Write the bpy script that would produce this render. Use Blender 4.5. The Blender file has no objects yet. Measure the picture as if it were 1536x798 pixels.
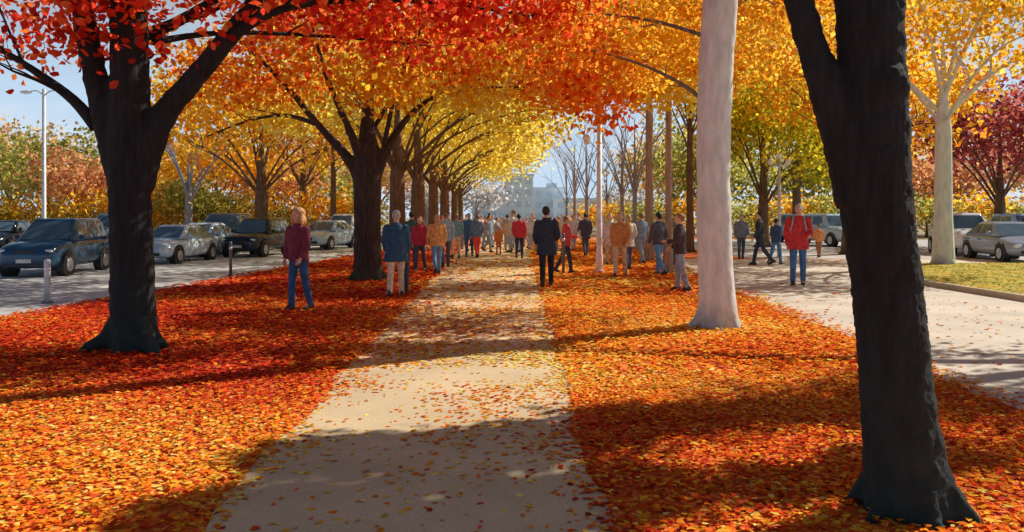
import bpy, bmesh, math, random
import numpy as np
from mathutils import Vector, Matrix
random.seed(7); rng = np.random.default_rng(7)
S = bpy.context.scene; COL = S.collection
R = math.radians
F = 1200.0; CAMH = 1.6
def P(px, py):
    Y = F*CAMH/(py-325.0); return ((px-768.0)/F*Y, Y)
def PX(px, Y): return (px-768.0)/F*Y

# ------------------------------------------------------------------ materials
def newmat(name):
    m = bpy.data.materials.new(name); m.use_nodes = True
    n = m.node_tree.nodes; l = m.node_tree.links
    return m, n, l, n['Principled BSDF']
def ramp(n, stops, interp='LINEAR'):
    r = n.new('ShaderNodeValToRGB'); e = r.color_ramp.elements; r.color_ramp.interpolation = interp
    while len(e) < len(stops): e.new(0.5)
    for i, (p, c) in enumerate(stops):
        e[i].position = p; e[i].color = (c[0], c[1], c[2], 1)
    return r
_cache = {}
def simple(name, c, rough=0.7, metal=0.0, scale=9.0, var=0.25, bump=0.0):
    if name in _cache: return _cache[name]
    m, n, l, b = newmat(name)
    tc = n.new('ShaderNodeTexCoord'); nz = n.new('ShaderNodeTexNoise'); nz.inputs['Scale'].default_value = scale; nz.inputs['Detail'].default_value = 5
    l.new(tc.outputs['Object'], nz.inputs['Vector'])
    r = ramp(n, [(0.3, [x*(1-var) for x in c]), (0.7, [min(1, x*(1+var)) for x in c])])
    l.new(nz.outputs['Fac'], r.inputs['Fac']); l.new(r.outputs['Color'], b.inputs['Base Color'])
    b.inputs['Roughness'].default_value = rough; b.inputs['Metallic'].default_value = metal
    if bump:
        bp = n.new('ShaderNodeBump'); bp.inputs['Strength'].default_value = bump; bp.inputs['Distance'].default_value = 0.02
        l.new(nz.outputs['Fac'], bp.inputs['Height']); l.new(bp.outputs['Normal'], b.inputs['Normal'])
    _cache[name] = m; return m
def cloth(c): return simple('cloth_%d_%d_%d' % tuple(int(x*255) for x in c), c, 0.9, 0, 14, 0.3, 0.35)
def bark(name, dark, light, moss=None, zs=1.3, sc=9.0, mh=.45, bump=.8):
    m, n, l, b = newmat(name)
    tc = n.new('ShaderNodeTexCoord'); mp = n.new('ShaderNodeMapping'); mp.inputs['Scale'].default_value = (sc, sc, zs)
    l.new(tc.outputs['Object'], mp.inputs['Vector'])
    nz = n.new('ShaderNodeTexNoise'); nz.inputs['Scale'].default_value = 2.2; nz.inputs['Detail'].default_value = 9; nz.inputs['Roughness'].default_value = 0.65
    l.new(mp.outputs['Vector'], nz.inputs['Vector'])
    r = ramp(n, [(0.36, dark), (0.66, light)]); l.new(nz.outputs['Fac'], r.inputs['Fac'])
    out = r.outputs['Color']
    if moss:
        sp = n.new('ShaderNodeSeparateXYZ'); l.new(tc.outputs['Object'], sp.inputs['Vector'])
        n2 = n.new('ShaderNodeTexNoise'); n2.inputs['Scale'].default_value = 6; l.new(tc.outputs['Object'], n2.inputs['Vector'])
        mr = n.new('ShaderNodeMapRange'); mr.inputs['From Min'].default_value = mh; mr.inputs['From Max'].default_value = 0.0
        l.new(sp.outputs['Z'], mr.inputs['Value'])
        mu = n.new('ShaderNodeMath'); mu.operation = 'MULTIPLY'; l.new(mr.outputs['Result'], mu.inputs[0]); l.new(n2.outputs['Fac'], mu.inputs[1])
        mx = n.new('ShaderNodeMixRGB'); l.new(mu.outputs[0], mx.inputs['Fac']); l.new(out, mx.inputs['Color1']); mx.inputs['Color2'].default_value = (*moss, 1)
        out = mx.outputs['Color']
    l.new(out, b.inputs['Base Color']); b.inputs['Roughness'].default_value = 0.9
    bp = n.new('ShaderNodeBump'); bp.inputs['Strength'].default_value = bump; bp.inputs['Distance'].default_value = 0.03
    l.new(nz.outputs['Fac'], bp.inputs['Height']); l.new(bp.outputs['Normal'], b.inputs['Normal'])
    return m
def leafmat(name, trans=0.45):
    m = bpy.data.materials.new(name); m.use_nodes = True; n = m.node_tree.nodes; l = m.node_tree.links
    n.remove(n['Principled BSDF']); o = n['Material Output']
    a = n.new('ShaderNodeAttribute'); a.attribute_name = 'Col'
    d = n.new('ShaderNodeBsdfDiffuse'); t = n.new('ShaderNodeBsdfTranslucent'); mx = n.new('ShaderNodeMixShader'); mx.inputs[0].default_value = trans
    l.new(a.outputs['Color'], d.inputs['Color']); l.new(a.outputs['Color'], t.inputs['Color'])
    l.new(d.outputs[0], mx.inputs[1]); l.new(t.outputs[0], mx.inputs[2]); l.new(mx.outputs[0], o.inputs['Surface'])
    return m
LEAF = leafmat('autumn_leaf', 0.74); LITTER = leafmat('fallen_leaf', 0.1); LEAF_T = leafmat('shade_leaf', .04)  # last one nearly opaque, so the unseen boughs cast deeper shade
BARK_D = bark('dark_bark', (0.0018, 0.0022, 0.0034), (0.014, 0.017, 0.023), (0.022, 0.055, 0.05), mh=1.3)  # shade and cool blue-green light mixed into this bark's tones, moss at base
BARK_M = bark('brown_bark', (0.016, 0.010, 0.008), (0.07, 0.043, 0.03), (0.05, 0.07, 0.02))
BARK_A = bark('avenue_bark', (0.075, 0.042, 0.024), (0.24, 0.14, 0.075), (0.06, 0.07, 0.02))
BARK_W = bark('pale_bark', (0.56, 0.57, 0.55), (0.80, 0.80, 0.77), (0.22, 0.2, 0.15), 1.2, 4.0, .45, .35)
BARK_G = bark('grey_bark', (0.24, 0.24, 0.28), (0.42, 0.41, 0.45))  # paled and blued: distance haze is mixed into the bark colour
BARK_T = bark('tan_bark', (0.28, 0.17, 0.11), (0.50, 0.36, 0.24))
BARK_L = bark('limb_bark', (0.14, 0.10, 0.065), (0.32, 0.24, 0.17))

# ------------------------------------------------------------------ mesh helpers
def tag(o, label=None, cat=None, group=None, kind=None):
    if label: o['label'] = label
    if cat: o['category'] = cat
    if group: o['group'] = group
    if kind: o['kind'] = kind
    return o
def empty(name, loc, rz=0.0):
    o = bpy.data.objects.new(name, None); COL.objects.link(o); o.location = loc; o.rotation_euler = (0, 0, rz); o.empty_display_size = 0.1
    return o
class MB:
    def __init__(s): s.v = []; s.f = []
    def add(s, vs, fs):
        k = len(s.v); s.v += [tuple(v) for v in vs]; s.f += [tuple(i+k for i in f) for f in fs]
    def box(s, c, d, rz=0.0):
        ca, sa = math.cos(rz), math.sin(rz); vs = []
        for z in (-1, 1):
            for x, y in ((-1, -1), (1, -1), (1, 1), (-1, 1)):
                a, b = x*d[0]/2, y*d[1]/2
                vs.append((c[0]+a*ca-b*sa, c[1]+a*sa+b*ca, c[2]+z*d[2]/2))
        s.add(vs, [(3, 2, 1, 0), (4, 5, 6, 7), (0, 1, 5, 4), (1, 2, 6, 5), (2, 3, 7, 6), (3, 0, 4, 7)])
    def tube(s, pts, rad, seg=8):
        pts = [Vector(p) for p in pts]; n = len(pts); vs = []; fs = []
        t0 = (pts[1]-pts[0]).normalized(); up = Vector((1, 0, 0)) if abs(t0.x) < 0.8 else Vector((0, 1, 0))
        u = (up-t0*up.dot(t0)).normalized()
        for i in range(n):
            t = (pts[min(i+1, n-1)]-pts[max(i-1, 0)]).normalized()
            u = (u-t*u.dot(t)).normalized(); w = t.cross(u)
            for k in range(seg):
                a = 2*math.pi*k/seg; vs.append(pts[i]+(u*math.cos(a)+w*math.sin(a))*rad[i])
        for i in range(n-1):
            for k in range(seg):
                k2 = (k+1) % seg; fs.append((i*seg+k, i*seg+k2, (i+1)*seg+k2, (i+1)*seg+k))
        fs.append(tuple(reversed(range(seg)))); fs.append(tuple((n-1)*seg+k for k in range(seg)))
        s.add(vs, fs)
    def ell(s, c, r, nu=12, nv=8):
        vs = [(c[0], c[1], c[2]-r[2])]; fs = []
        for j in range(1, nv):
            a = -math.pi/2+math.pi*j/nv
            for i in range(nu):
                b = 2*math.pi*i/nu
                vs.append((c[0]+r[0]*math.cos(a)*math.cos(b), c[1]+r[1]*math.cos(a)*math.sin(b), c[2]+r[2]*math.sin(a)))
        vs.append((c[0], c[1], c[2]+r[2])); last = len(vs)-1
        for i in range(nu):
            i2 = (i+1) % nu
            fs.append((0, 1+i2, 1+i)); fs.append((last, last-nu+i, last-nu+i2))
            for j in range(nv-2): fs.append((1+j*nu+i, 1+j*nu+i2, 1+(j+1)*nu+i2, 1+(j+1)*nu+i))
        s.add(vs, fs)
    def cap(s, a, b, ra, rb, seg=10):
        a = Vector(a); b = Vector(b); s.tube([a, b], [ra, rb], seg); s.ell(a, (ra*.98,)*3, 10, 6); s.ell(b, (rb*.98,)*3, 10, 6)
    def loft(s, secs, seg=16):           # secs: (cx, cy, z, rx, ry)
        vs = []; fs = []; n = len(secs)
        for cx, cy, z, rx, ry in secs:
            for k in range(seg):
                a = 2*math.pi*k/seg; vs.append((cx+rx*math.cos(a), cy+ry*math.sin(a), z))
        for i in range(n-1):
            for k in range(seg):
                k2 = (k+1) % seg; fs.append((i*seg+k, i*seg+k2, (i+1)*seg+k2, (i+1)*seg+k))
        fs.append(tuple(reversed(range(seg)))); fs.append(tuple((n-1)*seg+k for k in range(seg)))
        s.add(vs, fs)
    def xf(s, fn): s.v = [tuple(fn(Vector(v))) for v in s.v]; return s
    def mesh(s, name, smooth=True):
        me = bpy.data.meshes.new(name); me.from_pydata(s.v, [], s.f); me.update()
        if smooth: me.polygons.foreach_set('use_smooth', [True]*len(me.polygons))
        return me
    def build(s, name, m, parent=None, smooth=True):
        me = s.mesh(name, smooth); me.materials.append(m)
        o = bpy.data.objects.new(name, me); COL.objects.link(o)
        if parent: o.parent = parent
        return o
REM = []
def remesh(o, vox, it=3, extra=None, disp=None):
    md = o.modifiers.new('r', 'REMESH'); md.mode = 'VOXEL'; md.voxel_size = vox; md.use_smooth_shade = True
    if it:
        sm = o.modifiers.new('s', 'SMOOTH'); sm.factor = 0.5; sm.iterations = it
    if disp:
        for (nm, sc, st) in disp:
            tx = bpy.data.textures.new(nm, 'CLOUDS'); tx.noise_scale = sc; tx.noise_depth = 3
            dm = o.modifiers.new('d', 'DISPLACE'); dm.texture = tx; dm.strength = st; dm.mid_level = 0.5
    REM.append((o, extra))
def finalize():
    bpy.context.view_layer.update(); dg = bpy.context.evaluated_depsgraph_get()
    new = []
    for o, ex in REM: new.append(bpy.data.meshes.new_from_object(o.evaluated_get(dg)))
    for (o, ex), me in zip(REM, new):
        o.modifiers.clear()
        if ex:
            bm = bmesh.new(); bm.from_mesh(me); e = ex.mesh('e'); bm.from_mesh(e); bm.to_mesh(me); bm.free()
        o.data = me
def cr(pts, rad, k=4):
    pts = [Vector(p) for p in pts]; n = len(pts); op = []; orr = []
    for i in range(n-1):
        p0 = pts[max(i-1, 0)]; p1 = pts[i]; p2 = pts[i+1]; p3 = pts[min(i+2, n-1)]
        for j in range(k):
            t = j/k
            op.append(0.5*((2*p1)+(p2-p0)*t+(2*p0-5*p1+4*p2-p3)*t*t+(3*p1-p0-3*p2+p3)*t**3)); orr.append(rad[i]*(1-t)+rad[i+1]*t)
    op.append(pts[-1]); orr.append(rad[-1]); return op, orr

# leaves ----------------------------------------------------------
def unit(a): return a/np.maximum(np.linalg.norm(a, axis=1, keepdims=True), 1e-9)
def leaf_mesh(name, C, Sz, K, flat=0.0, kite=False):
    N = len(C); nrm = unit(rng.normal(size=(N, 3)))
    if flat: nrm = unit(nrm*(1-flat)+np.array([0, 0, 1.0])*flat)
    t = unit(np.cross(nrm, unit(rng.normal(size=(N, 3))))); b = np.cross(nrm, t); s = Sz[:, None]
    cup = nrm*s*rng.uniform(-.12, .16, size=(N, 1))
    if kite:
        q = 4; V = np.stack([C-t*s*.5, C+b*s*.36+cup, C+t*s*.55, C-b*s*.36+cup], axis=1).reshape(-1, 3)
        Fq = ((np.arange(N)*4)[:, None]+np.array([[0, 1, 2, 3]])).reshape(-1); nf = N
    else:
        q = 6; V = np.stack([C-t*s*.5, C-t*s*.12+b*s*.36+cup, C+t*s*.22+b*s*.27+cup, C+t*s*.55-cup*.5, C+t*s*.22-b*s*.27+cup, C-t*s*.12-b*s*.36+cup], axis=1).reshape(-1, 3)
        base = (np.arange(N)*6)[:, None]; nf = N*2
        Fq = np.concatenate([base+np.array([[0, 1, 2, 3]]), base+np.array([[3, 4, 5, 0]])], axis=1).reshape(-1)
    me = bpy.data.meshes.new(name); me.vertices.add(N*q); me.vertices.foreach_set('co', V.astype(np.float32).ravel())
    me.loops.add(len(Fq)); me.loops.foreach_set('vertex_index', Fq.astype(np.int32))
    me.polygons.add(nf); me.polygons.foreach_set('loop_start', (np.arange(nf)*4).astype(np.int32))
    me.update(calc_edges=True)
    at = me.attributes.new('Col', 'FLOAT_COLOR', 'POINT')
    c4 = np.ones((N, 4), np.float32); c4[:, :3] = K
    at.data.foreach_set('color', np.repeat(c4, q, axis=0).ravel())
    return me
def palcol(t, pal):
    pal = np.array(pal); x = np.linspace(0, 1, len(pal)); t = np.clip(t, 0, 1)
    return np.stack([np.interp(t, x, pal[:, i]) for i in range(3)], axis=1)
def blob_leaves(blobs, size, cr_=0.38, per=12):
    """blobs: (centre, radii, n, palette)"""
    Cs = []; Ks = []
    for c, r, n, pal in blobs:
        M = max(3, n//per); d = unit(rng.normal(size=(M, 3)))*(rng.uniform(.12, 1, size=(M, 1))**(1/2.2))
        cc = np.array(c)+d*np.array(r)
        tt = rng.normal(.52, .24, size=M); br = rng.uniform(.8, 1.15, size=M)
        idx = rng.integers(0, M, size=n)
        off = rng.normal(size=(n, 3))*np.array([cr_, cr_, cr_*.55])
        Cs.append(cc[idx]+off)
        Ks.append(palcol(tt[idx]+rng.normal(0, .16, size=n), pal)*(br[idx]*rng.uniform(.8, 1.2, size=n))[:, None])
    C = np.concatenate(Cs); K = np.clip(np.concatenate(Ks), 0, .97)
    return C, size*rng.uniform(.65, 1.35, size=len(C)), K
RED = [(.44, .025, .02), (.78, .055, .03), (.93, .125, .04), (.96, .30, .07)]
REDO = [(.78, .08, .02), (.91, .22, .025), (.96, .40, .04), (.97, .60, .08)]
ORG = [(.87, .27, .02), (.95, .45, .03), (.97, .60, .05), (.97, .72, .12)]
YEL = [(.96, .56, .04), (.97, .72, .06), (.97, .82, .14), (.97, .90, .36)]
YGR = [(.26, .30, .02), (.54, .50, .03), (.88, .70, .045), (.97, .72, .07)]
OLV = [(.22, .27, .07), (.38, .40, .09), (.58, .54, .12), (.76, .64, .18)]
MAR = [(.26, .05, .06), (.44, .08, .09), (.56, .14, .11), (.66, .25, .16)]
BRN = [(.66, .38, .20), (.78, .50, .24), (.86, .60, .30), (.90, .68, .38)]
RUS = [(.62, .24, .13), (.74, .34, .16), (.82, .44, .20), (.86, .56, .30)]
HAZ = [(.50, .52, .60), (.58, .58, .64), (.66, .60, .60), (.72, .64, .56)]  # leaf colours with distance haze painted in

# ------------------------------------------------------------------ trees
def crown(root, blobs, size, cr_=.38, per=12, kite=False, m=None):
    C, Sz, K = blob_leaves(blobs, size, cr_, per)
    C = C-np.array(root.location)
    me = leaf_mesh('crown', C, Sz, K, 0, kite); me.materials.append(m or LEAF)
    o = bpy.data.objects.new('crown', me); COL.objects.link(o); o.parent = root; return o
def twigs(mb, p, d, L, r, depth, rnd):
    """a wandering branch with side twigs; returns end points"""
    ends = []; pts = [Vector(p)]; d = Vector(d).normalized(); n = 4
    for i in range(n):
        d = (d+Vector((rnd.uniform(-.28, .28), rnd.uniform(-.28, .28), rnd.uniform(-.12, .22)))).normalized()
        pts.append(pts[-1]+d*L/n)
    rad = [r*(1-.75*i/n) for i in range(n+1)]
    mb.tube(*cr(pts, rad, 2), seg=5)
    ends.append(pts[-1])
    if depth > 0:
        for i in (2, 3, 4):
            dd = (d+Vector((rnd.uniform(-1, 1), rnd.uniform(-1, 1), rnd.uniform(-.3, .6)))).normalized()
            ends += twigs(mb, pts[i], dd, L*.55, rad[i]*.7, depth-1, rnd)
    return ends
def gtree(label, x, y, h, fork, r, spread, pal, n, size, seed, mat, bias=(0, 0), nl=7, group=None, cat='tree', leafr=.55, lean=(0, 0), name='autumn_tree', bare=False, low=.0, lim=.22):
    rnd = random.Random(seed); root = empty(name, (x, y, 0)); tag(root, label, cat, group)
    tb = MB(); top = h*.72
    pts = [(0, 0, -.05), (lean[0]*.05, 0, fork*.4), (lean[0]*.15, lean[1]*.1, fork), (lean[0]*.4, lean[1]*.4, (fork+top)/2), (lean[0], lean[1], top)]
    tb.tube(*cr(pts, [r*1.35, r, r*.9, r*.42, r*.1], 5), seg=12)
    for k in range(5):
        a = k*1.256+rnd.random(); tb.tube([(math.cos(a)*r*.6, math.sin(a)*r*.6, .35), (math.cos(a)*r*1.2, math.sin(a)*r*1.2, .08), (math.cos(a)*r*2, math.sin(a)*r*2, -.05)], [r*.45, r*.35, r*.1], 6)
    tb.build('trunk', mat, root)
    ends = []
    for k in range(nl):
        a = 2*math.pi*k/nl+rnd.uniform(-.3, .3); el = rnd.uniform(.25, 1.0)
        z0 = fork*(.93+.5*rnd.random()*el)
        ex = Vector((math.cos(a)*spread*(1.1-el*.45)+bias[0]*rnd.uniform(.5, 1), math.sin(a)*spread*(1.1-el*.45)+bias[1], fork+(h-fork)*(.25+.62*el)-low*rnd.random()))
        s = Vector((0, 0, z0)); m1 = s.lerp(ex, .35)+Vector((0, 0, (h-fork)*.10)); m2 = s.lerp(ex, .7)+Vector((0, 0, (h-fork)*.09))
        lb = MB(); rr = r*rnd.uniform(lim*.75, lim*1.25)
        lb.tube(*cr([s, m1, m2, ex], [rr, rr*.7, rr*.42, rr*.12], 4), seg=7)
        ends += [m1.lerp(ex, .4), m2, ex]
        for q, (pt, rf) in enumerate(((m1, .5), (m2, .35), (m1.lerp(m2, .5), .4))):
            dd = (ex-s).normalized()+Vector((rnd.uniform(-.9, .9), rnd.uniform(-.9, .9), rnd.uniform(-.1, .7)))
            ends += twigs(lb, pt, dd, spread*.5, rr*rf, 1 if not bare else 2, rnd)[:3]
        lb.build('limb', mat, root)
    if not bare:
        bl = []; per = max(12, n//len(ends))
        for e in ends:
            q = spread*leafr*rnd.uniform(.35, .6)
            bl.append(((x+e.x, y+e.y, max(e.z, fork*.9)), (q, q, q*.6), per, pal))
        crown(root, bl, size, size*2.2, 12, True)
    return root
def copy_tree(o, loc, rz, sc, label, group=None):
    c = o.copy(); COL.objects.link(c); c.location = loc; c.rotation_euler = (0, 0, rz); c.scale = (sc, sc, sc)
    c['label'] = label
    if group: c['group'] = group
    for ch in list(o.children):
        d = ch.copy(); COL.objects.link(d); d.parent = c
    return c

# --- near trees with a drawn trunk
def px_tree(label, px, py, mat, trunk, limbs, blobs, size, vox, disp, roots, name, cr_=.3, tw=1.0, lmat=None):
    X, Y = P(px, py); sc = F/Y; root = empty(name, (X, Y, 0)); tag(root, label, 'tree')
    L = lambda p: ((p[0]-px)/sc, p[3] if len(p) > 3 else 0.0, CAMH+(325-p[1])/sc)
    tb = MB(); pts, rad = cr([L(p) for p in trunk], [p[2]/sc for p in trunk], 5); tb.tube(pts, rad, 16)
    for lm in limbs[0]:
        pts, rad = cr([L(p) for p in lm], [p[2]/sc for p in lm], 5); tb.tube(pts, rad, 12)
    for (a, ln, r0) in roots:
        c, s = math.cos(a), math.sin(a)
        tb.tube(*cr([(c*r0*.5, s*r0*.5, .55), (c*r0*1.0, s*r0*1.0, .22), (c*ln*.7, s*ln*.7, .06), (c*ln, s*ln, -.05)], [r0*.45, r0*.5, r0*.33, r0*.12], 4), seg=10)
    o = tb.build('trunk', mat, root); remesh(o, vox, 4, None, disp)
    rnd = random.Random(px)
    for lm in limbs[1]:
        lb = MB(); P3 = [L(p) for p in lm]
        pts, rad = cr(P3, [p[2]/sc for p in lm], 4); lb.tube(pts, rad, 8)
        for i in range(4, len(pts), 2):
            d = (pts[i]-pts[i-1]).normalized()+Vector((rnd.uniform(-.9, .9), rnd.uniform(-.9, .9), rnd.uniform(-.2, .6)))
            twigs(lb, pts[i], d, rnd.uniform(.8, 1.6)*tw, rad[i]*.5, 1, rnd)
        lb.build('limb', lmat or mat, root)
    crown(root, blobs, size, cr_, 12)
    return root
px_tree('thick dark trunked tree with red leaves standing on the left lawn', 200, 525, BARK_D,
    [(203, 535, 39), (200, 490, 33), (198, 400, 31), (195, 300, 30), (194, 220, 32), (195, 120, 28), (193, 0, 26), (190, -150, 22), (188, -350, 12)],
    ([[(190, 280, 26), (162, 190, 20), (140, 100, 17), (122, 0, 16), (105, -140, 12)],
      [(205, 275, 27), (238, 185, 20), (285, 125, 16), (335, 65, 15), (385, 0, 14), (450, -120, 9)]],
     [[(145, 190, 11), (110, 150, 8), (60, 112, 6), (10, 80, 4), (-60, 40, 2)],
      [(335, 65, 9), (430, 20, 6, -.2), (540, -20, 4, .6), (660, -40, 3, 1.4), (800, -45, 2, 2.2)],
      [(195, 60, 12), (235, 20, 9, .5), (330, -60, 6, 1.0), (430, -90, 3, 1.5)],
      [(225, 60, 6, .1), (300, 20, 4, 1), (460, 0, 3, 2.0), (620, -10, 2, 3)],
      [(122, 0, 12), (60, -40, 8, .3), (-40, -60, 4, .8)]]),
    [((-6.2, 9.4, 4.6), (1.6, 1.5, .7), 520, RED), ((-5.8, 9.7, 3.75), (.75, .7, .33), 240, RED), ((-4.4, 9.0, 4.75), (1.5, 1.4, .7), 800, RED),
     ((-2.7, 9.3, 4.6), (1.4, 1.4, .75), 1700, RED), ((-1.5, 10.8, 4.65), (1.5, 1.4, .8), 2200, RED), ((-.2, 11.8, 4.85), (1.4, 1.3, .75), 2000, RED),
     ((.8, 12.3, 4.6), (.8, .9, .7), 1000, REDO), ((-7.6, 11, 4.5), (1.5, 1.4, .8), 380, RED), ((-3.2, 11.5, 5.0), (1.6, 1.4, .7), 1500, RED),
     ((-4.2, 10, 6.6), (3.2, 2.8, 1.3), 800, RED), ((-5.0, 9.3, 3.9), (.8, .6, .35), 240, RED), ((-4.1, 9.2, 4.0), (.9, .5, .4), 330, RED), ((-6.8, 8.8, 4.0), (.7, .7, .4), 190, RED)],
    .105, .03, [('barkA', .12, .04), ('barkA2', .035, .018)], [(0.1, .46, .2), (1.4, .45, .2), (2.6, .55, .2), (3.4, .66, .23), (4.6, .45, .2), (5.6, .68, .23)], 'maple_tree')
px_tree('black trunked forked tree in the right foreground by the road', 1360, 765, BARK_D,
    [(1366, 775, 70), (1356, 700, 57), (1346, 600, 52), (1332, 450, 49), (1314, 300, 51), (1310, 190, 51), (1308, 100, 47), (1304, 0, 49), (1298, -200, 44), (1290, -500, 30), (1290, -900, 12)],
    ([[(1296, 300, 42), (1275, 225, 36), (1245, 140, 29), (1218, 70, 22), (1198, 0, 21), (1160, -120, 17), (1110, -300, 9)],
      [(1312, 165, 26, -.08), (1314, 135, 34, -.10), (1314, 105, 24, -.08)]],
     [[(1298, -200, 26), (1400, -350, 20, .3), (1560, -480, 12, .9), (1700, -560, 5, 1.5)],
      [(1290, -500, 22), (1200, -700, 14, -.4), (1080, -820, 6, -.8)]]),
    [((3.3, 5.2, 5.2), (1.2, 1.1, .6), 600, ORG), ((1.6, 4.2, 5.6), (1.1, 1.0, .6), 500, ORG), ((2.2, 4.8, 6.4), (1.8, 1.6, .8), 700, ORG)],
    .1, .016, [('barkB', .08, .03), ('barkB2', .022, .016)], [(0.2, .38, .15), (1.3, .34, .14), (2.6, .34, .14), (3.7, .36, .14), (4.8, .32, .14), (5.7, .38, .15)], 'oak_tree')
px_tree('smooth pale grey trunked tree on the right lawn beside the road', 1075, 490, BARK_W,
    [(1078, 497, 33), (1077, 470, 29), (1073, 400, 26), (1070, 250, 25), (1074, 100, 26), (1080, 0, 26), (1086, -150, 23), (1090, -400, 16), (1095, -700, 5)],
    ([], [[(1070, 165, 4), (1035, 128, 3.2, .2), (985, 85, 2.4, .8), (920, 40, 1.8, 1.8), (850, 10, 1, 2.6)],
          [(1075, 60, 4), (1010, 15, 3, .8), (940, -30, 2, 2.0), (860, -60, 1.5, 3.2)],
          [(1082, 40, 4), (1130, -20, 3, 1.0), (1220, -70, 2, 2.4), (1300, -80, 1.5, 3.6)],
          [(1084, -40, 9), (1150, -140, 7, 1.6), (1260, -220, 3, 3)]]),
    [((2.2, 16, 5.4), (1.6, 1.5, .9), 2200, ORG), ((4.0, 15, 5.6), (1.8, 1.4, .9), 1800, ORG), ((1.35, 14, 4.1), (.65, .8, .6), 900, REDO), ((1.5, 14, 3.55), (.42, .5, .4), 340, REDO),
     ((5.6, 15.8, 5.6), (1.7, 1.5, .9), 1600, ORG), ((3.2, 13, 5.2), (1.0, .9, .45), 450, ORG), ((.7, 15, 4.9), (.8, 1, .6), 800, REDO), ((2.3, 16.5, 4.5), (.9, .9, .4), 700, ORG), ((1.0, 16, 4.2), (.6, .8, .45), 500, REDO)],
    .11, .03, [('barkC', .2, .03)], [(0.0, .4, .2), (1.3, .4, .2), (2.7, .42, .2), (3.4, .52, .2), (4.6, .4, .2), (5.5, .4, .2)], 'beech_tree', .3, .6, BARK_L)
px_tree('dark trunk tree with orange crown beside the path on its left side', 552, 420, BARK_M,
    [(553, 424, 26), (552, 405, 22), (551, 340, 20), (551, 270, 21), (552, 225, 17), (551, 190, 11), (556, 120, 6), (565, 20, 4), (570, -60, 2)],
    ([[(545, 275, 13), (520, 235, 8), (478, 188, 5.5), (430, 130, 4.5), (375, 75, 3.5), (330, 40, 2)],
      [(558, 270, 13), (580, 225, 8), (610, 170, 5, .5), (660, 125, 3.5, 1.2), (730, 95, 2.5, 2)],
      [(552, 260, 12), (530, 200, 6, -.4), (500, 120, 4, -.8), (480, 30, 2.5, -1.2)]],
     [[(475, 186, 4), (420, 170, 3, .4), (350, 175, 2, 1), (270, 200, 1.2, 1.4)], [(575, 225, 4), (600, 140, 3, -.6), (640, 60, 2.5, -1.2), (700, 0, 1.5, -1.6)],
      [(556, 200, 4), (590, 120, 3, .8), (610, 40, 2, 1.4)], [(640, 140, 3), (720, 130, 2, .2), (800, 130, 1.5, 0)]]),
    [((-6.5, 20, 5.3), (2.0, 1.9, .9), 1800, REDO), ((-8.6, 21, 4.5), (1.6, 1.6, .75), 1100, ORG), ((-4.2, 19, 6.1), (2, 1.9, 1.0), 1700, REDO), ((-2, 20, 5.7), (1.9, 1.9, 1.0), 1900, REDO),
     ((0, 21, 5.5), (1.6, 1.7, .9), 1500, ORG), ((1.1, 20.5, 5.1), (.8, .9, .65), 700, REDO), ((-6, 21.5, 4.5), (1.2, 1.2, .5), 700, YEL), ((-3, 20, 8), (3, 2.5, 1.2), 900, REDO), ((-.8, 20, 4.7), (1.0, 1, .45), 600, YEL), ((-3.2, 18.6, 4.6), (1.2, .8, .45), 700, ORG)],
    .15, .045, [('barkD', .2, .05)], [(0.0, .62, .26), (1.3, .6, .26), (2.6, .6, .26), (3.6, .62, .26), (4.7, .55, .26), (5.5, .62, .26)], 'avenue_tree', .36)

# avenue on the left, running away
AV = 'avenue trees lining the left side of the path'
t1 = gtree('dark avenue tree with yellow crown, second along the path', PX(596, 29), 29, 9.5, 3.0, .30, 5.2, YEL, 9500, .2, 11, BARK_A, (1.6, -.5), 9, AV, low=.9)
t2 = gtree('dark avenue tree with yellow crown, third along the path', PX(627, 38), 38, 10, 3.0, .36, 5.6, YEL, 9500, .24, 12, BARK_A, (1.6, 0), 9, AV, low=.9)
copy_tree(t1, (PX(650, 47), 47, 0), .5, 1.05, 'dark avenue tree with yellow crown, fourth along the path')
copy_tree(t2, (PX(667, 57), 57, 0), -.4, 1.0, 'dark avenue tree with yellow crown, fifth along the path')
copy_tree(t1, (PX(682, 70), 70, 0), -.3, 1.1, 'dark avenue tree with yellow crown, sixth along the path')
copy_tree(t2, (PX(690, 88), 88, 0), .4, 1.1, 'dark avenue tree with yellow crown, farthest along the path')
# trees over the car park on the left
gtree('several stemmed orange tree behind the parked cars on the left', PX(392, 40), 40, 9.5, 2.6, .36, 5.6, ORG, 6000, .24, 21, BARK_A, (0, 0), 8, low=.6)
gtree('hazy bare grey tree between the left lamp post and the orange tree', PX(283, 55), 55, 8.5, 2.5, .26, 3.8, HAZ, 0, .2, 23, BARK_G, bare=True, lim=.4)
gtree('thin amber tree just left of the first avenue trunk', PX(500, 48), 48, 9, 4, .18, 4.0, BRN, 3200, .26, 24, BARK_A, nl=6)
gtree('orange tree spreading over the pale cars left of the path', PX(455, 60), 60, 11, 3.5, .35, 5.5, ORG, 5000, .32, 25, BARK_A)
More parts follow.
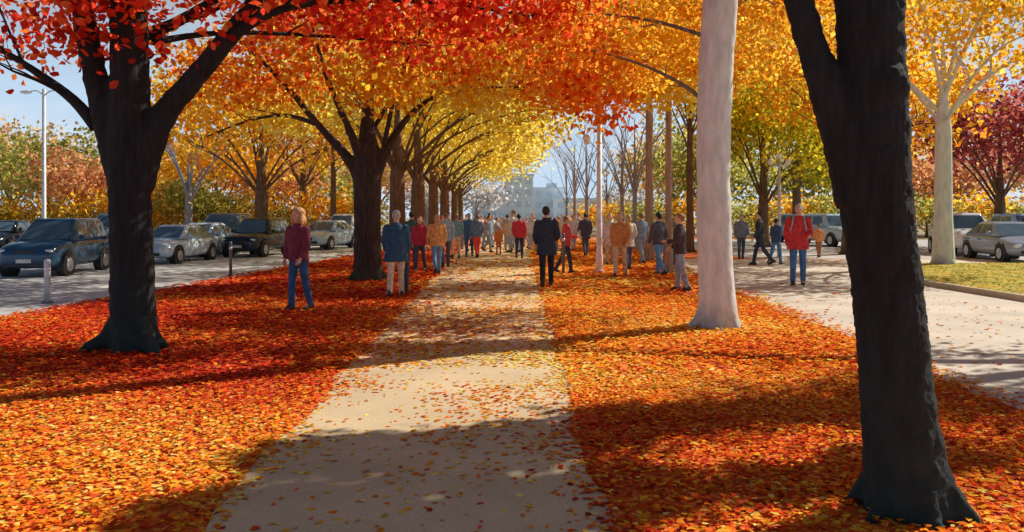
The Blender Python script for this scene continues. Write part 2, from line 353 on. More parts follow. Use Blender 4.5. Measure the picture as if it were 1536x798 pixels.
# right hand side trees
gtree('pale forked tree with orange crown on the grass strip', 13.8, 25.6, 10, 4.3, .27, 4.2, ORG, 6500, .19, 31, BARK_W, (0, 0), 7, low=.3, lim=.3)
gtree('dense yellow green tree behind the walkers in the road', PX(1145, 42), 42, 10.5, 2.0, .3, 4.2, YGR, 10000, .26, 32, BARK_A, nl=10, leafr=.8, low=1.7)
gtree('golden tree hidden behind the black foreground trunk', PX(1275, 34), 34, 11, 3.2, .3, 4.6, ORG, 7500, .23, 33, BARK_A, nl=9, low=1.6)
gtree('dark maroon tree at the far right behind the grey cars', PX(1500, 42), 42, 8.6, 2.0, .3, 4.6, MAR, 7500, .27, 34, BARK_A, nl=10, leafr=.8, low=.8)
gtree('slender brown trunked orange tree behind the right hand walkers', PX(974, 29), 29, 10, 5.2, .15, 4.0, ORG, 6000, .19, 35, BARK_T, nl=8)
sb_ = gtree('slender beige trunked golden tree next to the pale trunk', PX(1003, 22.6), 22.6, 9.5, 5.0, .10, 3.2, ORG, 4400, .16, 36, BARK_T, nl=7)
crown(sb_, [((3.2, 20.5, 6.2), (1.8, 1.5, .9), 1900, ORG), ((2.7, 20, 5.0), (1.2, 1.1, .55), 1000, ORG), ((5.2, 21.5, 5.6), (1.5, 1.3, .8), 1400, ORG), ((4.2, 21, 4.9), (1.0, 1.0, .5), 800, YEL)], .15, .34, 12, True)
gtree('tall orange tree beyond the right lawn, left of the pale trunk', PX(1035, 36), 36, 11.5, 4.8, .16, 4.6, ORG, 6000, .23, 37, BARK_A, nl=9)
gtree('golden tree beyond the car park, right of the yellow green tree', PX(1195, 52), 52, 13, 3.0, .3, 5.2, YEL, 6500, .32, 38, BARK_A, nl=9, leafr=.7, low=1.0)
GB = 'bare grey trees along the right of the far path'
b1 = gtree('bare grey tree at the far path end, leftmost of its row', PX(862, 62), 62, 10, 3, .13, 3.2, HAZ, 0, .2, 41, BARK_G, bare=True, group=GB, lim=.36)
copy_tree(b1, (PX(880, 50), 50, 0), 1.1, .9, 'bare grey tree beside the white lamp pole')
copy_tree(b1, (PX(933, 46), 46, 0), 2.2, .95, 'bare grey tree between white lamp pole and brown trunk')
copy_tree(b1, (PX(952, 40), 40, 0), 3.6, .9, 'bare grey tree just left of the brown slender trunk')
copy_tree(b1, (PX(850, 84), 84, 0), 4.4, 1.0, 'bare grey tree nearest the distant buildings')
copy_tree(b1, (PX(910, 90), 90, 0), 5.2, 1.1, 'bare grey tree far behind the white lamp pole')
# unseen tree beyond the right frame edge; boughs shaped to shade path and lawn
ot = gtree('unseen orange tree across the road with boughs shaped to shade the path', 11.2, 11.6, 9, 3.4, .3, 2.2, ORG, 2600, .12, 51, BARK_M)
for pts in ([(0, 0, 4.2), (-1.6, -.6, 5.4), (-3.4, -1.6, 5.9), (-5.2, -2.6, 5.7), (-7.0, -3.6, 5.5)], [(0, 0, 4.4), (-1.8, .8, 5.6), (-4.0, 1.6, 6.0), (-6.0, 1.8, 5.8), (-7.4, 1.6, 5.7)]):
    lb = MB(); lb.tube(*cr(pts, [.14, .11, .08, .05, .015], 5), seg=8); lb.build('limb', BARK_M, ot)
crown(ot, [((4.25, 7.75, 5.5), (.62, .33, .3), 2600, REDO), ((4.6, 8.85, 5.5), (.75, .36, .3), 3000, REDO), ((5.75, 9.15, 5.5), (.65, .33, .3), 2400, REDO), ((6.0, 8.05, 5.5), (.5, .42, .3), 2300, REDO), ((5.2, 7.5, 5.5), (.6, .2, .2), 1500, REDO), ((5.2, 8.8, 5.5), (.5, .25, .2), 1300, REDO), ((5.3, 8.25, 5.5), (.3, .1, .15), 350, REDO),
           ((6.9, 9.9, 5.6), (.9, .24, .25), 1700, ORG), ((8.0, 10.1, 5.6), (1.0, .28, .28), 1800, ORG), ((9.4, 10.7, 5.7), (1.0, .6, .4), 1300, ORG), ((7.2, 8.2, 5.5), (.5, .18, .2), 800, ORG), ((8.2, 8.7, 5.5), (.6, .15, .2), 700, ORG),
           ((4.5, 13.3, 5.7), (.9, .24, .25), 1900, ORG), ((5.7, 13.5, 5.7), (.8, .24, .25), 1700, ORG), ((3.5, 13.0, 5.8), (.5, .25, .2), 700, ORG)], .12, .15, 12, True, LEAF_T)  # leaf clusters set above the frame to cast the shadow bands
# far woods
fw = gtree('rounded orange tree at the far left behind the lamp post', PX(15, 75), 75, 10.5, 1.8, .35, 5.5, BRN, 4200, .42, 61, BARK_A, nl=9, leafr=.8, low=1.5)
fg = gtree('dull green tree at the far left behind the dark navy car', PX(75, 66), 66, 8.8, 1.5, .3, 4.3, OLV, 3800, .38, 62, BARK_A, nl=9, leafr=.8, low=1.5)
fr = gtree('rust red tree behind the left parked cars', PX(130, 60), 60, 6.4, 1.2, .25, 3.6, RUS, 3200, .34, 63, BARK_A, nl=9, leafr=.8, low=1.2)
fo = gtree('golden distant tree between the silver and black cars', PX(325, 72), 72, 9.5, 1.8, .3, 4.8, ORG, 3400, .4, 65, BARK_A, nl=9, leafr=.8, low=1.5)
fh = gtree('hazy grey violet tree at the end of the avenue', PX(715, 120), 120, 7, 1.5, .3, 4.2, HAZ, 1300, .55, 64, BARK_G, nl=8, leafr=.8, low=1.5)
FW = 'distant trees behind the car parks'
for i, (o, px, Y, rz, sc, lb) in enumerate([
    (fo, 235, 85, 1, 1.1, 'distant golden tree right of the big red leaved tree'), (fr, 410, 80, 2, 1.3, 'distant rust tree behind the black parked car'), (fw, 560, 100, 3, 1.1, 'distant tan tree behind the first avenue trunk'),
    (fo, -90, 80, 4, 1.2, 'distant golden tree at the left frame edge'), (fg, 290, 58, 1, .5, 'low olive tree behind the silver parked cars'), (fo, 250, 60, 3, .5, 'low golden tree beside the big dark trunk'),
    (fg, 470, 90, 2, 1.0, 'distant olive tree behind the pale blue car'),
    (fh, 640, 110, 1, 1.0, 'hazy tree left of the path end'), (fh, 948, 120, 4, .9, 'hazy tree behind the bare grey row'),
    (fw, 1010, 90, 5, 1.1, 'distant tan tree behind the beige slender trunk'), (fg, 1060, 70, 2, 1.1, 'distant olive tree behind the pale trunk'), (fo, 1330, 85, 2, 1.2, 'distant golden tree behind the black trunk'),
    (fr, 1420, 70, 2, 1.1, 'distant rust tree behind the right parked cars'), (fw, 1600, 75, 1, 1.1, 'distant tan tree at the right frame edge'), (fg, 1230, 75, 5, 1.1, 'distant olive tree behind the red jacket walker')]):
    copy_tree(o, (PX(px, Y), Y, 0), rz, sc, lb, FW)
SH = 'shrubs in the hedge rows behind the car parks'
s1 = gtree('rounded olive shrub in the row behind the left car park', PX(-20, 56), 56, 1.8, .3, .1, 2.3, OLV, 1500, .24, 71, BARK_A, nl=8, leafr=.8, group=SH, name='shrub', cat='shrub')
s2 = gtree('rounded golden shrub in the row behind the left car park', PX(40, 57), 57, 1.8, .3, .1, 2.3, ORG, 1500, .24, 72, BARK_A, nl=8, leafr=.8, group=SH, name='shrub', cat='shrub')
for i in range(9):
    copy_tree((s1, s2)[i % 2], (PX(100+55*i, 57+i % 3), 57+i % 3, 0), i*1.3, .85+.2*((i*2) % 3), ('rounded olive shrub in the row behind the left car park', 'rounded golden shrub in the row behind the left car park')[i % 2])
for i in range(10):
    Y = 62 if i > 2 else 75
    copy_tree((s2, s1)[i % 2], (PX(900+70*i, Y), Y, 0), i*1.7, 1.05+.1*(i % 3), ('rounded golden shrub in the row behind the right hand walkers', 'rounded olive shrub in the row behind the right hand walkers')[i % 2])

# ------------------------------------------------------------------ ground, path, roads
def poly(name, pts, z, m, kind='structure'):
    me = bpy.data.meshes.new(name); me.from_pydata([(x, y, z) for x, y in pts], [], [tuple(range(len(pts)))]); me.update(); me.materials.append(m)
    o = bpy.data.objects.new(name, me); COL.objects.link(o); tag(o, kind=kind); return o
def litter_mat():
    m, n, l, b = newmat('leaf_litter')
    tc = n.new('ShaderNodeTexCoord'); sp = n.new('ShaderNodeSeparateXYZ'); l.new(tc.outputs['Object'], sp.inputs['Vector'])
    vo = n.new('ShaderNodeTexVoronoi'); vo.inputs['Scale'].default_value = 22; l.new(tc.outputs['Object'], vo.inputs['Vector'])
    sc = n.new('ShaderNodeSeparateColor'); l.new(vo.outputs['Color'], sc.inputs['Color'])
    nz = n.new('ShaderNodeTexNoise'); nz.inputs['Scale'].default_value = .8; nz.inputs['Detail'].default_value = 4; l.new(tc.outputs['Object'], nz.inputs['Vector'])
    ad = n.new('ShaderNodeMath'); ad.operation = 'MULTIPLY_ADD'; ad.inputs[1].default_value = .7; l.new(sc.outputs['Red'], ad.inputs[0])
    sb = n.new('ShaderNodeMath'); sb.operation = 'MULTIPLY_ADD'; sb.inputs[1].default_value = .6; sb.inputs[2].default_value = -.15; l.new(nz.outputs['Fac'], sb.inputs[0]); l.new(sb.outputs[0], ad.inputs[2])
    ro = ramp(n, [(0, (.40, .035, .015)), (.3, (.72, .10, .018)), (.6, (.88, .23, .022)), (.85, (.93, .40, .04)), (1, (.94, .60, .13))])
    rr = ramp(n, [(0, (.24, .014, .012)), (.4, (.54, .036, .016)), (.75, (.74, .08, .02)), (1, (.86, .26, .04))])
    l.new(ad.outputs[0], ro.inputs['Fac']); l.new(ad.outputs[0], rr.inputs['Fac'])
    def mr(sock, a, b_):
        q = n.new('ShaderNodeMapRange'); q.inputs['From Min'].default_value = a; q.inputs['From Max'].default_value = b_; l.new(sock, q.inputs['Value']); return q.outputs[0]
    def mth(op, a, b_):
        q = n.new('ShaderNodeMath'); q.operation = op; l.new(a, q.inputs[0]); l.new(b_, q.inputs[1]); return q.outputs[0]
    mu = mth('MULTIPLY', mr(sp.outputs['X'], -1.2, -2.8), mr(sp.outputs['Y'], 5.2, 8.0))
    mx = n.new('ShaderNodeMixRGB'); l.new(mu, mx.inputs['Fac']); l.new(ro.outputs['Color'], mx.inputs['Color1']); l.new(rr.outputs['Color'], mx.inputs['Color2'])
    far = mth('MAXIMUM', mr(sp.outputs['Y'], 50, 75), mth('MAXIMUM', mr(sp.outputs['X'], 12, 20), mr(sp.outputs['X'], -12, -20)))
    m2 = n.new('ShaderNodeMixRGB'); l.new(far, m2.inputs['Fac']); l.new(mx.outputs['Color'], m2.inputs['Color1'])
    rf = ramp(n, [(.35, (.26, .24, .12)), (.65, (.42, .34, .22))]); l.new(nz.outputs['Fac'], rf.inputs['Fac']); l.new(rf.outputs['Color'], m2.inputs['Color2'])
    l.new(m2.outputs['Color'], b.inputs['Base Color']); b.inputs['Roughness'].default_value = .95
    bp = n.new('ShaderNodeBump'); bp.inputs['Distance'].default_value = .02; bp.inputs['Strength'].default_value = .6; l.new(vo.outputs['Distance'], bp.inputs['Height']); l.new(bp.outputs['Normal'], b.inputs['Normal'])
    return m
def paving(name, c, sc=3.0, var=.15):
    m, n, l, b = newmat(name); tc = n.new('ShaderNodeTexCoord')
    a = n.new('ShaderNodeTexNoise'); a.inputs['Scale'].default_value = sc*.3; a.inputs['Detail'].default_value = 6; l.new(tc.outputs['Object'], a.inputs['Vector'])
    d = n.new('ShaderNodeTexNoise'); d.inputs['Scale'].default_value = sc*40; d.inputs['Detail'].default_value = 3; l.new(tc.outputs['Object'], d.inputs['Vector'])
    ra = ramp(n, [(.3, [x*(1-var) for x in c]), (.7, [x*(1+var) for x in c])]); l.new(a.outputs['Fac'], ra.inputs['Fac'])
    rd = ramp(n, [(.3, (.78, .78, .78)), (.7, (1.08, 1.08, 1.08))]); l.new(d.outputs['Fac'], rd.inputs['Fac'])
    mx = n.new('ShaderNodeMixRGB'); mx.blend_type = 'MULTIPLY'; mx.inputs['Fac'].default_value = 1; l.new(ra.outputs['Color'], mx.inputs['Color1']); l.new(rd.outputs['Color'], mx.inputs['Color2'])
    l.new(mx.outputs['Color'], b.inputs['Base Color']); b.inputs['Roughness'].default_value = .85
    bp = n.new('ShaderNodeBump'); bp.inputs['Distance'].default_value = .004; bp.inputs['Strength'].default_value = .6; l.new(d.outputs['Fac'], bp.inputs['Height']); l.new(bp.outputs['Normal'], b.inputs['Normal'])
    return m
poly('ground', [(-500, -30), (500, -30), (500, 900), (-500, 900)], 0, litter_mat())
pl = lambda Y: -1.50-.027*Y
pr = lambda Y: .44+.010*Y
ys = [1.0]+[2+i*.5 for i in range(180)]
poly('path', [(pl(y)+.05*math.sin(y*2.1)+.03*math.sin(y*5.3), y) for y in ys]+[(pr(y)+.05*math.sin(y*1.7+1)+.03*math.sin(y*6.1), y) for y in reversed(ys)], .004, paving('path_concrete', (.72, .55, .34)))
er = lambda Y: 3.75+.062*np.minimum(Y, 30)
yr = [-5]+[3+i*1.5 for i in range(19)]
poly('road', [(float(er(y))+.12*math.sin(y*1.3), y) for y in yr]+[(60, 30), (60, 26.2), (12.2, 26.2), (10.2, 21.5), (9.55, 18.3), (9.6, 15.4), (9.6, -5)], .004, paving('road_paving', (.68, .60, .50)))
def el_(Y): return -8.95+.075*Y
yl = [-5]+[5+i*2 for i in range(16)]
poly('car_park', [(-60, -5), (-60, 48), (-5.2, 48), (-5.6, 40)]+[(el_(y)+.1*math.sin(y), y) for y in reversed(yl)], .004, paving('car_park_paving', (.56, .55, .54)))
poly('car_park', [(9, 30.3), (60, 30.3), (60, 55), (9, 55)], .004, paving('far_paving', (.5, .49, .48)))
# grass strip with kerb
mg, n, l, b = newmat('lawn_grass'); tc = n.new('ShaderNodeTexCoord'); nz = n.new('ShaderNodeTexNoise'); nz.inputs['Scale'].default_value = 2.5; nz.inputs['Detail'].default_value = 8; l.new(tc.outputs['Object'], nz.inputs['Vector'])
r_ = ramp(n, [(.3, (.18, .21, .015)), (.52, (.42, .36, .02)), (.72, (.74, .44, .04))]); l.new(nz.outputs['Fac'], r_.inputs['Fac']); l.new(r_.outputs['Color'], b.inputs['Base Color']); b.inputs['Roughness'].default_value = .95
lw = [(9.72, 5), (9.72, 15.4), (9.67, 18.3), (10.3, 21.4), (12.3, 26.0), (60, 26.0), (60, 5)]
bm_ = MB(); k = len(lw); bm_.add([(x, y, 0.0) for x, y in lw]+[(x, y, .10) for x, y in lw], [tuple(range(k, 2*k))]+[(i, (i+1) % k, (i+1) % k+k, i+k) for i in range(k)])
tag(bm_.build('lawn', mg, smooth=False), kind='structure')
kb = MB()
for (a, c) in zip(lw[:4], lw[1:5]):
    a = Vector((*a, 0)); c = Vector((*c, 0)); mid = (a+c)/2; d = c-a
    nrm = Vector((-d.y, d.x, 0)).normalized()
    kb.box((mid.x+nrm.x*.062, mid.y+nrm.y*.062, .058), (d.length, .118, .124), math.atan2(d.y, d.x))
tag(kb.build('kerb', paving('kerb_stone', (.55, .42, .29)), smooth=False), kind='structure')
# grass and a few leaves on the strip: stuff
n_ = 11000; gx = rng.uniform(9.8, 24, n_); gy = rng.uniform(13, 26, n_); ge = gx-(9.75+np.clip(gy-18.3, 0, 9)*.36); kp = ge > 0; gx = gx[kp]; gy = gy[kp]; ge = ge[kp]
gt = np.clip(rng.random(len(gx))**.8*.95+np.clip(.9-ge, 0, .9)*1.1*(rng.random(len(gx)) < .6), 0, 1)
gme = leaf_mesh('grass_blades', np.stack([gx, gy, .106+rng.random(len(gx))*.012], 1), rng.uniform(.04, .09, len(gx)), palcol(gt, [(.16, .21, .02), (.34, .34, .02), (.62, .44, .03), (.95, .42, .04)]), .75, True)
gme.materials.append(LITTER); o = bpy.data.objects.new('grass_blades', gme); COL.objects.link(o); tag(o, 'short grass with scattered leaves on the strip beyond the road', 'grass', kind='stuff')

# fallen leaves: stuff
def zone_red(X, Y): return np.clip((-1.2-X)/1.6, 0, 1)*np.clip((Y-5.2)/2.8, 0, 1)
def scatter(n, y0, y1, x0, x1, size, lift):
    Y = rng.uniform(y0, y1, n); X = rng.uniform(x0, x1, n)
    keep = (X > el_(Y)-.3*rng.random(n)) & ((X < er(Y)+.4*rng.random(n)**2) | ((X < 9.5) & (rng.random(n) < .02)))
    onp = (X > pl(Y)) & (X < pr(Y))
    edge = np.minimum(X-pl(Y), pr(Y)-X)
    wob = .5+.5*np.sin(X*2.3+Y*1.1)*np.sin(Y*1.9-X*1.3+.6)
    pp = np.where(Y < 8.4, .035+.06*wob**2, np.where(Y < 14, .26+.55*wob, .14+.32*wob))
    pp = np.where((Y > 5.6) & (Y < 7.6) & (X > -.8), pp+.34*wob, pp)
    pp = np.maximum(pp, np.clip(.62-edge*(2.4+1.6*np.sin(Y*3.1)), 0, .7))
    keep &= (~onp) | (rng.random(n) < pp)
    X = X[keep]; Y = Y[keep]; m = len(X); rz = zone_red(X, Y); onp = onp[keep]; onr = X > er(Y)+.45
    cl = .5+.28*np.sin(X*1.1+1.7*np.sin(Y*.9))+.2*np.sin(Y*1.6+X*.7)
    t = cl*.46+rng.normal(.26, .25, m)+np.where((X > .3) & (Y > 7.5), .05, 0)-np.where((X > .3) & (Y < 7.2), .13, 0)+np.where(onp, .14, 0)
    co = palcol(t, [(.58, .045, .018), (.86, .125, .02), (.96, .30, .022), (.97, .51, .04), (.97, .77, .2)])
    cr2 = palcol(t, [(.30, .017, .014), (.64, .04, .018), (.86, .08, .02), (.93, .20, .025), (.96, .44, .06)])
    red = rng.random(m) < np.maximum(rz*.95, np.where((X > .3) & (Y < 6.4), .28, 0))
    K = np.where(red[:, None], cr2, co)*rng.uniform(.82, 1.15, (m, 1))
    Z = .006+rng.random(m)**1.6*lift*np.where(onp | onr, .15, 1)
    return np.stack([X, Y, Z], 1), size*rng.uniform(.6, 1.35, m), np.clip(K, 0, .97)
parts = [scatter(88000, 2.8, 8.2, -7.2, 6.4, .044, .03), scatter(84000, 8.2, 16, -9.2, 8.6, .062, .04), scatter(26000, 16, 30, -8.6, 8, .12, .05), scatter(10000, 30, 55, -7, 7, .2, .06)]
me = leaf_mesh('fallen_leaves', np.concatenate([p[0] for p in parts]), np.concatenate([p[1] for p in parts]), np.concatenate([p[2] for p in parts]), .84)
me.materials.append(LITTER); o = bpy.data.objects.new('fallen_leaves', me); COL.objects.link(o); tag(o, 'red orange and yellow fallen leaves carpeting the lawns and path', 'fallen leaves', kind='stuff')

# ------------------------------------------------------------------ people
SKIN = simple('skin', (.66, .40, .29), .55, 0, 20, .12)
DARK = simple('eye_dark', (.02, .015, .015), .3); LIP = simple('lip', (.32, .10, .09), .5); SHOE = simple('shoe_leather', (.03, .025, .025), .5)
prnd = random.Random(5)
def person(label, px, py, hgt, rz, jc, tc_, hc, hair='short', coat=.80, stride=.32, swing=.3, near=False, group=None, bend=.35, arms=None, bulk=1.06):
    X, Y = P(px, py); root = empty('person', (X, Y, 0), rz); tag(root, label, 'person', group)
    k = hgt/1.75; Vc = Vector; vox = .0115 if near else (.02 if Y < 28 else .03)
    bulk *= prnd.uniform(.96, 1.08); leanx = prnd.uniform(-.03, .03)
    legs = []
    for s in (-1, 1):
        a = stride*s; b = .12 if a > 0 else stride*1.25
        hip = Vc((.088*s, 0, .92)); kn = hip+.42*Vc((.03*s, math.sin(a), -math.cos(a))); an = kn+.42*Vc((.02*s, math.sin(a-b), -math.cos(a-b)))
        legs.append((hip, kn, an, a-b if a < 0 else .15))
    dz = .085-min(l_[2].z for l_ in legs); T = lambda v: (v+Vc((leanx*max(0, v.z-.9), stride*.12*max(0, v.z-.9), dz)))*k
    ar = []
    for i, s in enumerate((-1, 1)):
        aa = -swing*s+prnd.uniform(-.14, .14); be = bend+prnd.uniform(-.1, .9)*(prnd.random() < .6)
        if arms and arms[i]: aa, be = arms[i]
        sh = Vc((.185*s, 0, 1.405)); e = sh+.285*Vc((.2*s, math.sin(aa), -math.cos(aa))); w = e+.25*Vc((-.10*s, math.sin(aa+be), -math.cos(aa+be))); ar.append((sh, e, w, (w-e).normalized()))
    B = MB()
    B.ell((0, .008, 1.64), (.074, .093, .112), 16, 12); B.ell((0, .032, 1.58), (.054, .066, .062)); B.ell((0, .105, 1.625), (.014, .02, .024)); B.ell((0, .098, 1.668), (.045, .012, .01))
    for s in (-1, 1): B.ell((.076*s, -.002, 1.635), (.013, .022, .033))
    B.cap((0, -.01, 1.44), (0, .003, 1.57), .056, .054)
    B.loft([(0, 0, .86, .14, .1), (0, 0, .98, .155, .105), (0, 0, 1.12, .14, .1), (0, 0, 1.28, .16, .11), (0, 0, 1.40, .165, .1), (0, 0, 1.47, .09, .07)])
    for sh, e, w, d in ar:
        B.cap(sh, e, .05, .04); B.cap(e, w, .04, .027); c = w+d*.05; B.cap(w, w+d*.085, .026, .03)
    for (hp, kn, an, q) in legs:
        B.cap(hp, kn, .08, .056); B.cap(kn, an, .056, .042); B.cap(an, an+Vc((0, .11, -.05)), .04, .03)
    B.xf(T); bo = B.build('body', SKIN, root)
    fx = MB()
    for i, (sh, e, w, d) in enumerate(ar):
        fwd = Vc((0, 1, 0))-d*d.y; fwd.normalize(); inn = Vc((-1 if i else 1, 0, 0))
        base = w+d*.09
        for j, ln in enumerate((.066, .075, .07, .054)):
            p0 = base+fwd*(.028-.0185*j)-d*.01; p1 = p0+d*ln*.5+inn*.006; p2 = p1+d*ln*.4+inn*.02
            fx.tube([p0, p1, p2], [.0088, .0082, .006], 6)
        p0 = w+d*.03+fwd*.024; fx.tube([p0, p0+fwd*.026+d*.026+inn*.008, p0+fwd*.032+d*.06+inn*.014], [.011, .0095, .007], 6)
    fx.xf(T); remesh(bo, vox, 2, fx)
    J = MB(); bk = bulk
    if coat < .75: hem = [(0, -.005, coat, .215*bk, .165*bk), (0, 0, .82, .2*bk, .14*bk)]
    else: hem = [(0, 0, coat, .192*bk, .135*bk)]
    J.loft(hem+[(0, 0, .95, .185*bk, .13*bk), (0, 0, 1.10, .178*bk, .128*bk), (0, 0, 1.25, .192*bk, .138*bk), (0, 0, 1.36, .197, .13), (0, -.004, 1.43, .155, .105), (0, -.008, 1.48, .085, .08), (0, -.008, 1.515, .07, .072)], 20)
    for sh, e, w, d in ar: J.cap(sh+Vc((0, 0, -.01)), e, .074*bk, .06*bk); J.tube([e, w-d*.005], [.06*bk, .046], 12)
    J.xf(T); j = J.build('coat' if coat < .75 else 'jacket', cloth(jc), root); remesh(j, max(.012, vox), 2, None, [('fold%d' % (len(REM)), .09, .022)])
    Tm = MB(); Tm.loft([(0, 0, .80, .10, .1), (0, 0, .86, .165, .118), (0, 0, .96, .168, .118), (0, 0, 1.03, .16, .112)])
    for hp, kn, an, q in legs: Tm.cap(hp, kn, .096, .07); Tm.tube([kn, kn.lerp(an, .5), an+Vc((0, .004, -.02))], [.07, .064, .056], 12)
    Tm.xf(T); remesh(Tm.build('trousers', cloth(tc_), root), max(.013, vox), 2, None, [('crease%d' % (len(REM)), .06, .014)])
    for hp, kn, an, q in legs:
        sb = MB(); sb.loft([(an.x, an.y+.045, an.z-.086, .046, .135), (an.x, an.y+.045, an.z-.05, .048, .137), (an.x, an.y+.02, an.z-.012, .044, .10), (an.x, an.y-.01, an.z+.03, .043, .052)], 12)
        tilt = min(0, q)*.55
        rm = Matrix.Rotation(tilt, 3, 'X'); sb.xf(lambda v: T(rm @ (v-an)+an)); sb.build('shoe', SHOE, root)
    Hm = MB(); Hm.ell((0, -.014, 1.662), (.088, .104, .108), 18, 14)
    Hm.v = [(x, (min(y, .035) if z < 1.69 else min(y, .088)), z if y < -.02 else max(z, 1.60+.03)) for x, y, z in Hm.v]
    if hair == 'bob': Hm.ell((0, -.045, 1.58), (.10, .075, .09))
    if hair == 'full':
        Hm.ell((0, -.03, 1.69), (.112, .115, .105), 16, 10); Hm.ell((0, -.06, 1.56), (.128, .08, .125), 16, 10)
        for s in (-1, 1): Hm.ell((.095*s, .01, 1.58), (.035, .055, .11))
    Hm.xf(T); remesh(Hm.build('hair', simple('hair_%d' % int(hc[0]*999), hc, .6, 0, 40, .35, .4), root), max(.012, vox*.8), 2)
    if near:
        for s in (-1, 1):
            eb = MB(); eb.ell((.03*s, .093, 1.645), (.011, .008, .008)); eb.xf(T); eb.build('eye', DARK, root)
        mb = MB(); mb.ell((0, .097, 1.575), (.022, .008, .007)); mb.xf(T); mb.build('mouth', LIP, root)
    return root, T, ar
PI = math.pi
BRO = (.26, .13, .06); BLK = (.02, .016, .014); GRY = (.42, .41, .40); BLN = (.52, .33, .15)
person('person in maroon jacket and blue jeans standing on the red leaves', 448, 465, 1.72, PI*.84, (.16, .026, .05), (.03, .095, .22), (.55, .31, .12), 'full', .86, .13, .08, True, bend=.4)
g2 = person('grey haired person in navy jacket and khaki trousers walking along the path edge', 594, 445, 1.72, .05, (.025, .085, .16), (.68, .56, .40), GRY, 'short', .72, .17, .1, True, arms=(None, (.05, .15)), bulk=1.12)
person('person in long dark navy coat walking away in the middle of the path', 820, 430, 1.84, .03, (.025, .037, .07), (.014, .018, .03), BLK, 'short', .70, .26, .16, True, bend=.7, bulk=1.12)
g16 = person('grey haired person in red jacket and blue jeans standing on the road', 1197, 428, 1.88, PI*.9, (.58, .04, .04), (.06, .17, .36), GRY, 'short', .78, .12, .1, True, arms=((.25, 1.1), None), bulk=1.14)
person('person in dark jacket and grey jeans standing beside the pale trunk', 1020, 436, 1.66, PI*.42, (.06, .04, .05), (.28, .34, .42), BRO, 'short', .84, .12, .1, True, bend=.9)
person('person in orange brown jacket and khaki trousers left of the slender trees', 930, 415, 1.72, PI*.9, (.55, .24, .07), (.64, .50, .3), BRO, 'bob', .84, .2, .2, True)
person('person in charcoal jacket and bright blue jeans by the slender trees', 988, 413, 1.72, PI*.2, (.09, .095, .12), (.13, .32, .55), BLK, 'short', .86, .24, .2, True)
person('person in red top and dark trousers right of the navy coat', 849, 410, 1.62, -PI*.5, (.6, .07, .07), (.035, .05, .08), BRO, 'short', .86, .24, .3, True, bend=1.0)
person('person in dark red jacket behind the grey haired path walker', 630, 408, 1.6, PI*.95, (.46, .035, .07), (.07, .07, .11), BRO, 'bob', .84, .18, .15)
person('person in tan orange jacket and blue jeans left of the path', 655, 411, 1.68, PI*.1, (.66, .33, .12), (.13, .26, .45), BLN, 'bob', .84, .28, .25)
person('person in teal jacket and sand trousers near the avenue trees', 684, 388, 1.72, 0, (.18, .36, .43), (.7, .55, .35), BRO, 'short', .86, .25, .2)
person('person in dark blue coat left of the red trousers', 704, 385, 1.74, PI, (.06, .16, .32), (.06, .1, .2), BLK, 'short', .7, .2, .2)
person('person in slate jacket and bright red trousers on the far path', 715, 387, 1.68, .4, (.13, .21, .33), (.76, .07, .05), BRO, 'short', .86, .25, .2)
person('small person in orange coat in the middle of the far path', 748, 382, 1.2, PI, (.82, .24, .06), (.6, .2, .07), BRO, 'bob', .8, .2, .2)
person('person in crimson jacket and black trousers left of the navy coat', 779, 388, 1.72, 0, (.68, .05, .08), (.035, .05, .09), BLK, 'short', .84, .3, .25)
person('person in black jacket and black trousers left of the road walkers', 1140, 398, 1.78, PI*.4, (.035, .04, .055), (.035, .05, .075), BLK, 'short', .82, .3, .25)
person('person in navy jacket and blue jeans behind the red jacket', 1164, 397, 1.55, -PI*.3, (.06, .12, .24), (.1, .26, .52), BLK, 'short', .84, .22, .2)
person('person in grey jacket at the road edge beside the pale trunk', 1112, 388, 1.68, PI, (.18, .22, .28), (.07, .1, .15), BRO, 'short', .84, .15, .2)
person('small person in orange jacket on the road right of the red jacket', 1228, 386, 1.3, 0, (.75, .3, .1), (.38, .15, .07), BRO, 'short', .84, .2, .2)
person('person in slate blue jacket behind the brown slender trunk', 962, 396, 1.72, .5, (.2, .3, .43), (.25, .33, .43), BRO, 'short', .84, .2, .2)
person('person in light grey coat right of the white lamp pole', 915, 398, 1.70, PI, (.55, .55, .57), (.4, .37, .33), BLN, 'bob', .7, .15, .2)
person('person in black coat at the right edge of the far path', 878, 384, 1.76, .2, (.07, .07, .11), (.08, .1, .15), BLK, 'short', .7, .25, .2)
person('person in olive jacket right of the blue jeans walker', 1004, 403, 1.74, PI*.8, (.18, .17, .1), (.1, .13, .19), BRO, 'short', .84, .15, .2)
person('person in cream coat overlapping the orange brown jacket', 942, 404, 1.66, .3, (.7, .61, .48), (.13, .13, .18), BLN, 'bob', .72, .15, .2)
person('person in pale blue jacket close behind the tan orange jacket', 668, 400, 1.74, .2, (.32, .45, .57), (.1, .11, .16), BRO, 'short', .84, .22, .2)
person('person in dark green coat close beside the dark red jacket', 617, 403, 1.76, .1, (.05, .1, .08), (.08, .09, .13), BLK, 'short', .7, .2, .2)
FC = 'distant walkers on the far path'
cols = [((.26, .36, .50), (.2, .24, .3)), ((.62, .16, .12), (.22, .25, .32)), ((.52, .58, .66), (.28, .31, .38)), ((.34, .3, .36), (.28, .32, .43)), ((.62, .61, .64), (.42, .46, .54)), ((.66, .42, .22), (.33, .37, .46))]
